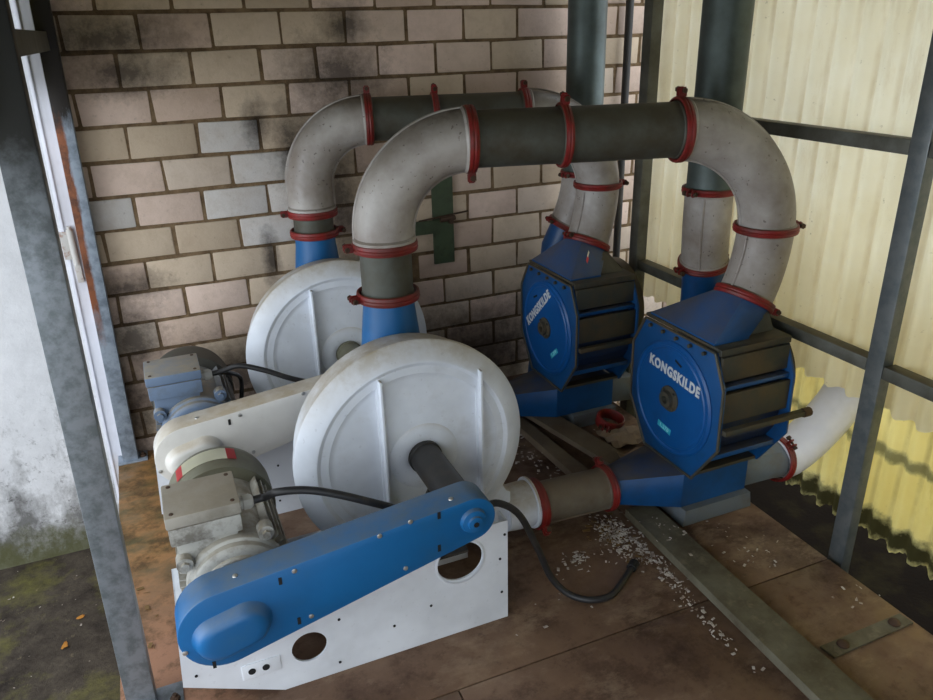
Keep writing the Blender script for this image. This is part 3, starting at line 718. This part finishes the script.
    for (x, z) in ((.30, .495), (.09, .462), (.115, .318), (.36, .378), (-.176, .32), (.38, .512)):
        bm = nb(); lathe(bm, [(.0065, 0), (.006, -.002), (.003, -.003)], (x+ox, y1, z+oz), (0, 1, 0), 12); mesh_obj('screw', bm, 'screw', bc)
    for (x, ys) in ((-.04, .45), (.50, .35), (.56, .55)):
        a = math.atan2(c1[1]-c0[1]+r1-r0, c1[0]-c0[0]); z = None
        L = math.hypot(c1[0]-c0[0], c1[1]-c0[1]); b = math.acos((r0-r1)/L); aa = math.atan2(c1[1]-c0[1], c1[0]-c0[0])+b
        p0 = (c0[0]+r0*math.cos(aa), c0[1]+r0*math.sin(aa)); p1 = (c1[0]+r1*math.cos(aa), c1[1]+r1*math.sin(aa)); f = (x+ox-p0[0])/(p1[0]-p0[0]); z = p0[1]+f*(p1[1]-p0[1])
        if f <= 1:
            bm = nb(); lathe(bm, [(.007, 0), (.006, .002), (.003, .003)], (x+ox, y1+.09*ys, z), (math.cos(aa), 0, math.sin(aa)), 12); mesh_obj('screw', bm, 'screw', bc)
    return root

fan_unit(0, 0, 0, 'near white centrifugal fan with blue belt cover on a white stand', 'cover_blue', 'near')
fan_unit(-.010, .82, .022, 'far white centrifugal fan with cream belt cover, against the brick wall', 'cover_cream', 'far')

# ------------------------------------------------------------------ motors
def motor(ox, oy, oz, label, body, box, cowl, sticker):
    cx, cz = -.028+ox, .345+oz; r = .128
    root = thing('electric_motor', label, 'motor', (cx, -1.3+oy, .185+oz), 'belt drive motors')
    y0 = -1.527+oy
    bm = nb(); lathe(bm, [(r-.012, .07), (r-.012, .372)], (cx, y0, cz), (0, 1, 0), 48)
    for k in range(40):
        a = 2*PI*k/40
        if 50 < math.degrees(a) < 130: continue
        u = V((math.cos(a), 0, math.sin(a))); s = V((-math.sin(a), 0, math.cos(a)))
        rot = Matrix(((u.x, 0, s.x, cx), (0, 1, 0, y0), (u.z, 0, s.z, cz), (0, 0, 0, 1)))
        t = bmesh.new(); bmesh.ops.create_cube(t, size=1)
        for v in t.verts: v.co = V((r-.002 + v.co.x*.030, .225 + v.co.y*.285, v.co.z*.0035))
        t.transform(rot); join(bm, t)
    mesh_obj('finned_housing', bm, body, root)
    bm = nb(); lathe(bm, [(.05, .014), (.088, .014), (.092, .018), (.093, .024), (.108, .027), (.116, .034), (.117, .050), (.124, .054), (.126, .060), (.126, .074), (.120, .080)], (cx, y0, cz), (0, 1, 0), 64)
    cyl(bm, (cx, y0+.002, cz), (cx, y0+.02, cz), .05)
    es = mesh_obj('end_shield', bm, body, root)
    for a in (56, 143, 222, 318):
        c = V((cx+.147*math.cos(math.radians(a)), y0, cz+.147*math.sin(math.radians(a))))
        bm = nb(); cyl(bm, c+V((0, .045, 0)), c+V((0, .080, 0)), .020, n=20); mesh_obj('lug', bm, body, es)
        bm = nb(); cyl(bm, c+V((0, .036, 0)), c+V((0, .046, 0)), .011, n=6); mesh_obj('bolt', bm, body, es)
    bm = nb(); lathe(bm, [(.138, .37), (.149, .372), (.150, .48), (.146, .505), (.125, .525), (.06, .532), (.001, .532)], (cx, y0, cz), (0, 1, 0), 56)
    cw = mesh_obj('fan_cowl', bm, cowl, root, smooth=50)
    if sticker:
        def strip(a0, a1, m, nm):
            t = bmesh.new(); rr = .1515; A = []; B = []
            for k in range(11):
                a = math.radians(a0+(a1-a0)*k/10)
                A.append(t.verts.new((cx+rr*math.cos(a), y0+.420, cz+rr*math.sin(a)))); B.append(t.verts.new((cx+rr*math.cos(a), y0+.484, cz+rr*math.sin(a))))
            for k in range(10): t.faces.new((A[k], A[k+1], B[k+1], B[k]))
            bmesh.ops.solidify(t, geom=t.faces[:], thickness=.0005); mesh_obj(nm, t, m, cw)
        strip(136, 127, 'sticker_red', 'red_sticker_block'); strip(127, 76, 'yellow', 'yellow_sticker'); strip(76, 66, 'sticker_red', 'red_sticker_block')
    # terminal box: neck, body, lid
    bx0, bx1, ya, yb = cx-.140, cx+.030, y0+.052, y0+.208
    bm = nb(); bx(bm, (bx0+.012, ya+.018, cz+.05), (bx1-.012, yb-.02, cz+.146), .004); mesh_obj('box_neck', bm, body, root)
    bm = nb(); bx(bm, (bx0, ya, cz+.142), (bx1, yb, cz+.192), .006)
    tb = mesh_obj('terminal_box', bm, body, root)
    bm = nb(); bx(bm, (bx0-.003, ya-.003, cz+.194), (bx1+.003, yb+.003, cz+.227), .005); mesh_obj('lid', bm, box, tb)
    for qx in (bx0+.014, bx1-.014):
        for qy in (ya+.014, yb-.014):
            bm = nb(); lathe(bm, [(.006, 0), (.005, .003), (.002, .003)], (qx, qy, cz+.226), (0, 0, 1), 12); mesh_obj('lid_screw', bm, 'bolt_dark', tb)
    # gland on the right side of the box
    bm = nb(); gy = ya+.085; gz = cz+.168; lathe(bm, [(.016, 0), (.016, .012), (.020, .014), (.020, .030), (.015, .038), (.010, .040)], (bx1, gy, gz), (1, 0, 0), 8); mesh_obj('cable_gland', bm, 'gland', root)
    bm = nb(); bx(bm, (cx-.13, y0+.10, .186+oz), (cx-.07, y0+.36, .204+oz), .003); bx(bm, (cx+.07, y0+.10, .186+oz), (cx+.13, y0+.36, .204+oz), .003)
    bx(bm, (cx-.105, y0+.11, .20+oz), (cx-.075, y0+.35, .27+oz), .003); bx(bm, (cx+.075, y0+.11, .20+oz), (cx+.105, y0+.35, .27+oz), .003)
    mesh_obj('motor_feet', bm, body, root)
    return V((bx1+.04, gy, gz))
g1 = motor(0, 0, 0, 'near grimy light grey electric motor with yellow and red sticker', 'motor_grey', 'motor_box', 'motor_cowl', True)
g2 = motor(-.014, .82, .022, 'far blue-grey electric motor beside the brick wall', 'motor_blue', 'motor_blue', 'motor_cowl_dark', False)

# ------------------------------------------------------------------ floor pipes, ducts and rotary valves
def floor_pipe(ox, oy, side):
    y = -1.195+oy
    pipe('floor_pipe', (.978+ox, y, .108), (1.236+ox, y-.012, .106), .073, 'pipe_floor', 'dusty grey pipe on the platform from the %s fan outlet' % side, seam=(0, -.7, -.6))
    clamp((.972+ox, y, .110), (1, 0, 0), .078, (0, -.8, -.55), 'red clamp on the outlet of the %s fan' % side, wdt=.034)
    clamp((1.243+ox, y-.012, .106), (1, 0, 0), .074, (0, .5, 1), 'red clamp joining the floor pipe to the blue duct of the %s valve' % side, wdt=.028)
floor_pipe(0, 0, 'near'); floor_pipe(-.02, .80, 'far')

def valve(ox, oy, side, ring, ring_dir, text_ang):
    T = lambda x, y, z: V((x+ox, y+oy, z))
    root = thing('rotary_valve', '%s dark blue rotary valve with lettered round end cover' % side, 'valve', (1.60+ox, -1.27+oy, 0), 'blue rotary valves')
    # duct under the valve
    N = 32
    bm = nb(); yc = -1.207+oy; lo = []
    c_in = V((1.250+ox, yc, .106))
    lo.append(circle_pts(c_in, (1, 0, 0), .070, N, (0, 0, 1))); lo.append(circle_pts(c_in+V((.02, 0, 0)), (1, 0, 0), .070, N, (0, 0, 1)))
    lo.append(rect_pts((1.45+ox, -1.262+oy, .132), (1, 0, 0), .066, .112, N, (0, 0, 1))); lo.append(rect_pts((1.73+ox, -1.262+oy, .132), (1, 0, 0), .066, .112, N, (0, 0, 1)))
    loft(bm, lo); mesh_obj('duct', bm, 'valve_blue', root, smooth=25)
    bm = nb(); loft(bm, [rect_pts((1.732+ox, -1.262+oy, .132), (1, 0, 0), .060, .106, N, (0, 0, 1)), circle_pts((1.905+ox, -1.30+oy, .105), (1, 0, -.1), .074, N, (0, 0, 1)), circle_pts((1.93+ox, -1.305+oy, .102), (1, 0, -.1), .074, N, (0, 0, 1))])
    mesh_obj('duct_tail', bm, 'foot_grey', root, smooth=25)
    bm = nb(); fx = 1.445 if side == 'near' else 1.515
    prism(bm, [(fx+ox, 0.002), (1.745+ox, 0.002), (1.735+ox, .064), (fx+.007+ox, .064)], -1.40+oy, -1.13+oy, 'xz', .004)
    mesh_obj('foot_block', bm, 'foot_grey', root)
    # end plates
    oct_ = [(-1.095, .680), (-1.455, .680), (-1.508, .57), (-1.512, .36), (-1.405, .202), (-1.14, .202), (-1.035, .36), (-1.032, .57)]
    P = [(a+oy, b) for a, b in oct_]
    xa, xb = 1.46+ox, 1.74+ox
    bm = nb(); prism(bm, P, xa-.005, xa+.005, 'yz', .0015); mesh_obj('end_plate', bm, 'valve_blue', root)
    bm = nb(); prism(bm, P, xb-.005, xb+.005, 'yz', .0015); mesh_obj('end_plate', bm, 'valve_blue', root)
    # outer bolted flange around the end plate
    bm = nb()
    for (a, b), (c, d) in zip(P, P[1:]+P[:1]):
        p, q = V((xa-.007, a, b)), V((xa-.007, c, d)); cyl(bm, p, q, .005, n=6)
    mesh_obj('flange_edge', bm, 'valve_dark', root)
    hub = V((xa-.005, -1.268+oy, .443))
    bm = nb(); lathe(bm, [(.203, 0), (.203, .004), (.196, .010), (.188, .010), (.184, .007), (.178, .007), (.174, .010), (.002, .010)], hub, (-1, 0, 0), 72)
    disc = mesh_obj('end_disc', bm, 'disc_blue', root, smooth=20)
    bm = nb(); lathe(bm, [(.046, 0), (.046, .004), (.030, .008), (.028, .022), (.014, .022), (.013, .006), (.001, .006)], hub+V((-.010, 0, 0)), (-1, 0, 0), 32)
    for k in range(4):
        a = PI/4+k*PI/2; c = hub+V((-.014, .037*math.cos(a), .037*math.sin(a))); cyl(bm, c, c+V((-.008, 0, 0)), .006, n=6)
    mesh_obj('hub', bm, 'valve_dark', disc)
    ra = Matrix.Rotation(math.radians(text_ang), 4, (-1, 0, 0))
    base = Matrix(((0, 0, -1, 0), (-1, 0, 0, 0), (0, 1, 0, 0), (0, 0, 0, 1)))      # text x -> -y, text y -> z, normal -> -x
    def place(dy, dz): return Matrix.Translation(hub+V((-.0112, 0, 0))) @ ra @ Matrix.Translation(V((0, dy, dz))) @ base
    text_mesh('lettering', 'KONGSKILDE', .050, 'letter', disc, place(-.012, .093) @ Matrix.Rotation(math.radians(-5), 4, 'Z'), bold=.0022, sx=.80)
    bm = nb(); bx(bm, (-.036, -.011, -.0004), (.036, .011, .0004)); bm.transform(place(.014, -.118) @ Matrix.Rotation(math.radians(-8), 4, 'Z')); st = mesh_obj('sticker', bm, 'cyan', disc)
    text_mesh('sticker_print', '1.270', .020, 'cyan_pale', disc, Matrix.Translation((-.0008, 0, 0)) @ place(.014, -.118) @ Matrix.Rotation(math.radians(-8), 4, 'Z'), bold=.0003)
    bm = nb(); bx(bm, (-.018, -.004, -.0004), (.018, .004, .0004)); bm.transform(place(-.03, .142) @ Matrix.Rotation(math.radians(-20), 4, 'Z')); mesh_obj('slot', bm, 'hole', disc)
    # body
    bm = nb(); lathe(bm, [(.205, 0), (.205, xb-xa-.01)], (xa+.005, -1.27+oy, .44), (1, 0, 0), 16); mesh_obj('drum', bm, 'drum_blue', root, smooth=10)
    bm = nb(); bx(bm, (xa+.006, -1.478+oy, .585), (xb-.006, -1.466+oy, .668), .001); mesh_obj('side_panel', bm, 'valve_dark', root); bm = nb(); bx(bm, (xa+.006, -1.500+oy, .450), (xb-.006, -1.488+oy, .552), .001); mesh_obj('side_panel', bm, 'valve_dark', root)
    def angle_bar(y0, y1, z0, z1, x0, x1, m, nm='cross_bar'):
        bm = nb(); bx(bm, (x0, y0+oy, z0), (x1, y1+oy, z1), .002); return mesh_obj(nm, bm, m, root)
    angle_bar(-1.462, -1.08, .680, .692, xa+.004, xb+.006, 'valve_dark', 'top_plate')
    angle_bar(-1.470, -1.455, .670, .692, xa+.004, xb+.004, 'valve_dark')
    angle_bar(-1.492, -1.462, .560, .574, xa+.005, xb-.005, 'valve_blue')
    angle_bar(-1.530, -1.508, .420, .438, xa+.002, xb+.062, 'valve_dark', 'front_bar')
    angle_bar(-1.470, -1.43, .298, .316, xa+.005, xb-.005, 'valve_blue')
    angle_bar(-1.400, -1.36, .203, .215, xa+.005, xb-.005, 'valve_dark')
    bm = nb(); cyl(bm, (xb+.05, -1.52+oy, .428), (xb+.078, -1.52+oy, .428), .016, n=10); mesh_obj('bar_nut', bm, 'bolt_dark', root)
    bm = nb()
    bm.free()
    for yy in (-1.13, -1.20, -1.27, -1.34, -1.41):
        bm = nb(); cyl(bm, (xa-.008, yy+oy, .664), (xa-.018, yy+oy, .664), .007, n=6); mesh_obj('bolt', bm, 'valve_dark', root)
    # chain guard drum on the far end
    bm = nb(); lathe(bm, [(.03, -.028), (.03, 0), (.185, 0), (.194, .004), (.194, .046), (.186, .052), (.002, .052)], (xb+.032, -1.25+oy, .500), (1, 0, 0), 48); mesh_obj('chain_guard', bm, 'valve_dark', root)
    # hopper: rectangular base leaning up to the round inlet
    c = V(ring); d = V(ring_dir)
    NN = 40
    A = [];  hx, hy = .068, .165
    base_c = V((xa+.076, -1.265+oy, .693)); ref = (1, 0, 0)
    u, v, a = frame((0, 0, 1), ref)
    L1 = rect_pts(base_c, (0, 0, 1), hx, hy, NN, ref); L2 = circle_pts(c-d*-.0 + (-d)*.0, -d, PR+.005, NN, ref)
    L15 = [p.lerp(q, .85) for p, q in zip(L1, L2)]
    bm = nb(); loft(bm, [L1, [p+V((0, 0, .006)) for p in L1], L2]); mesh_obj('hopper', bm, 'valve_blue', root, smooth=30)
    L3 = rect_pts((xb-.062, -1.275+oy, .693), (0, 0, 1), .050, .13, NN, ref); L4 = circle_pts(c + d*.012 + V((.018, 0, 0)), -d, PR-.008, NN, ref)
    bm = nb(); loft(bm, [L3, L4]); mesh_obj('hopper_leg', bm, 'pipe_grey', root, smooth=30)['label'] = 'dusty grey second leg of the hopper'
    if side == 'far':
        def face_pt(k, t, off=.0015):
            k0 = int(k); p = L1[k0].lerp(L1[k0+1], k-k0).lerp(L2[k0].lerp(L2[k0+1], k-k0), t); return p + V((0, -off, off*.4))
        for m_, k_, t_, dk in (('yellow', 27.6, .62, .5), ('gland', 27.7, .32, 1.1), ('sticker_red', 27.7, .47, .8)):
            bm = nb(); q = [face_pt(k_, t_), face_pt(k_+dk, t_-.05), face_pt(k_+dk, t_+.09), face_pt(k_, t_+.14)]; o_ = V((0, -.0008, .0003))
            loft(bm, [[p for p in q], [p+o_ for p in q]]); mesh_obj('sticker', bm, m_, root)
    return root
rv1 = valve(0, 0, 'near', near_top[0], near_top[1], 0)
rv2 = valve(-.06, .77, 'far', far_top[0], far_top[1], 50)
# small stickers on the far hopper's front face are added as parts below

# ------------------------------------------------------------------ white outlet tube leaving to the right
clamp((1.938, -1.307, .101), (1, 0, -.1), .077, (0, -.6, 1), 'red clamp on the white outlet tube beside the near valve', wdt=.03)
pts = spline([(1.945, -1.308, .10), (2.0, -1.312, .115), (2.09, -1.315, .17), (2.20, -1.32, .28), (2.26, -1.325, .40), (2.10, -1.33, .9)][:5], 8)
bend('outlet_tube', pts, .082, 'elbow_clean', 'clean white tube curving up behind the right upright', ridge=False, cat='pipe', rims=False)

# ------------------------------------------------------------------ floor bits: channel beam, boards, strap, cloth
def slab(name, quad, z0, z1, mat, label, cat):
    bm = nb(); prism(bm, quad, z0, z1, 'xy', .003); return tag(mesh_obj(name, bm, mat), label, cat)
slab('steel_channel', [(1.300, -1.262), (1.408, -1.268), (1.385, -3.2), (1.245, -3.2)][::1], .0015, .032, 'channel', 'long dusty steel channel lying on the platform towards the viewer', 'beam')
slab('wooden_board', [(1.288, -.46), (1.385, -.44), (1.505, -1.055), (1.41, -1.095)], .036, .058, 'wood', 'grey dusty board lying across the floor between the two valves', 'board')
slab('wooden_batten', [(1.23, -.50), (1.285, -.49), (1.325, -1.10), (1.255, -1.10)], .0015, .034, 'wood', 'thin dark batten under the dusty board behind the floor pipe', 'board')
bt = slab('floor_strap', [(1.438, -2.012), (1.443, -2.058), (1.752, -2.055), (1.748, -2.012)], .0005, .007, 'channel', 'flat steel strap bolted across the platform at lower right', 'strap')
for x in (1.50, 1.70):
    bm = nb(); lathe(bm, [(.017, 0), (.016, .006), (.009, .012), (.004, .013)], (x, -2.034, .007), (0, 0, 1), 14); mesh_obj('bolt_head', bm, 'bolt_dark', bt)
# loose red clamp lying between the valves
lc = clamp((1.60, -.70, .045), (.15, -.2, 1), .05, (-1, -1, .2), 'loose red clamp lying on the platform between the two valves', wdt=.05)
bm = nb(); rnd = random.Random(4)
t_ = bmesh.new(); bmesh.ops.create_grid(t_, x_segments=6, y_segments=6, size=.07)
for v in t_.verts: v.co = V((1.60+v.co.x*1.3, -.80+v.co.y, .012+rnd.uniform(0, .035)))
bmesh.ops.solidify(t_, geom=t_.faces[:], thickness=.001); join(bm, t_)
tag(mesh_obj('crumpled_paper', bm, 'paper', smooth=10), 'crumpled brown paper beside the loose red clamp', 'paper')
bm = nb(); t_ = bmesh.new(); bmesh.ops.create_grid(t_, x_segments=5, y_segments=5, size=.05)
for v in t_.verts: v.co = V((1.52+v.co.x*1.5, -1.02+v.co.y*.7, .062+rnd.uniform(0, .02)))
bmesh.ops.solidify(t_, geom=t_.faces[:], thickness=.001); join(bm, t_)
tag(mesh_obj('torn_paper', bm, 'paper', smooth=10), 'torn paper scrap on the end of the grey board', 'paper')
# red block near the joint of floor pipe
def chips(name, specs, mat, label, seed, size=(.002, .0085), zbase=0.002):
    bm = nb(); rnd = random.Random(seed)
    for (cx, cy, sx, sy, n, zz) in specs:
        for _ in range(n):
            x = cx+rnd.gauss(0, sx); y = cy+rnd.gauss(0, sy); l = size[0]+(size[1]-size[0])*rnd.random()**2; wd = l*rnd.uniform(.2, 1.3)
            z = zz + rnd.uniform(.001, .004)
            bx(bm, (x-l, y-wd/2, z), (x+l, y+wd/2, z+.0012), 0, rot=Euler((rnd.uniform(-.15, .15), rnd.uniform(-.15, .15), rnd.uniform(0, PI))))
    return tag(mesh_obj(name, bm, mat, origin=(0, 0, 0)), label, 'debris', kind='stuff')
chips('pale_chips', [(1.215, -1.33, .035, .05, 300, .002), (1.19, -1.42, .03, .05, 80, .002), (1.25, -1.50, .018, .07, 80, .002), (1.235, -1.66, .014, .08, 60, .002), (1.215, -1.85, .010, .08, 36, .002),
      (1.03, -1.40, .012, .010, 40, .002), (1.03, -1.40, .03, .03, 26, .002), (1.0, -1.42, .05, .03, 10, .002), (1.35, -1.38, .03, .08, 22, .033), (1.60, -1.62, .05, .06, 20, .001), (1.70, -1.90, .04, .03, 9, .001), (1.5, -1.5, .08, .08, 8, .001),
      (.9, -1.62, .25, .12, 10, .002)], 'scrap', 'pale chips and husks scattered along the channel on the platform', 11)
chips('pale_husks', [(1.15, -.62, .06, .12, 45, .002), (1.2, -.85, .03, .1, 30, .002), (1.13, -.30, .2, .1, 26, .002), (1.6, -.55, .1, .1, 20, .002)], 'scrap', 'pale husks littering the platform behind the near fan', 12, (.003, .011))
chips('dark_litter', [(1.1, -.12, .35, .06, 120, .002), (1.2, -.3, .25, .1, 60, .002), (1.2, -1.33, .04, .06, 60, .001), (-.3, -1.1, .02, .3, 12, .001)], 'leaf_brown', 'dark plant litter at the foot of the brick wall', 13, (.004, .014))
chips('ground_litter', [(-.8, -.5, .3, .25, 46, GZ+.002)], 'scrap', 'tiny pale crumbs on the mossy ground', 14, (.002, .005))
def leaf(x, y, z, s, a, mat, label):
    bm = nb(); t = bmesh.new(); out = []
    for k in range(12):
        th = 2*PI*k/12; rr = s*(1+.35*math.cos(3*th)); out.append(t.verts.new((rr*math.cos(th)*1.3, rr*math.sin(th)*.8, .004*math.sin(2*th)+.004)))
    t.faces.new(out); bmesh.ops.solidify(t, geom=t.faces[:], thickness=.0008)
    t.transform(Matrix.Translation((x, y, z)) @ Matrix.Rotation(a, 4, 'Z')); join(bm, t)
    return tag(mesh_obj('fallen_leaf', bm, mat), label, 'leaf')
leaf(-.586, -.46, GZ+.003, .011, .4, 'leaf', 'orange leaf on the mossy ground, farther from the viewer')
leaf(-.630, -.596, GZ+.003, .013, 1.4, 'leaf', 'orange leaf on the mossy ground, nearer to the viewer')

# ------------------------------------------------------------------ cables
def cable(pts, r, label, end=True, k=12):
    t = thing('power_cable', label, 'cable', tuple(pts[0]))
    bm = nb(); sweep(bm, spline(pts, k), r, 12); mesh_obj('sheath', bm, 'rubber', t, smooth=60)
    if end:
        p, q = V(pts[-2]), V(pts[-1]); d = (q-p).normalized(); bm = nb(); cyl(bm, q-d*.01, q+d*.022, r*1.5, n=14); mesh_obj('cut_end', bm, 'hole', t)
    return t
CB = 1
cable([g1, g1+V((.03, -.004, .004)), (.10, -1.43, .545), (.17, -1.445, .54), (.245, -1.46, .515), (.347, -1.475, .465), (.45, -1.475, .405), (.56, -1.475, .355), (.65, -1.485, .375), (.70, -1.49, .372), (.757, -1.50, .32), (.815, -1.50, .19), (.86, -1.51, .07), (.905, -1.545, .016), (.955, -1.592, .013), (1.02, -1.60, .013), (1.09, -1.56, .013), (1.155, -1.515, .014)], .0105, 'thick black cable looping from the near motor behind the blue cover to the floor')
cable([g2, g2+V((.03, -.003, .004)), (.12, -.59, .555), (.20, -.61, .53), (.28, -.625, .49), (.36, -.63, .455), (.42, -.635, .43)], .0095, 'black cable from the far motor ending behind the cream belt cover', end=False)
cable([g2+V((.02, .012, -.004)), g2+V((.06, .05, -.03)), (.13, -.44, .44), (.12, -.43, .34), (.10, -.46, .30)], .008, 'short black cable looping down beside the far motor', end=False)

for o in bpy.data.objects:
    if '_w' in o: del o['_w']
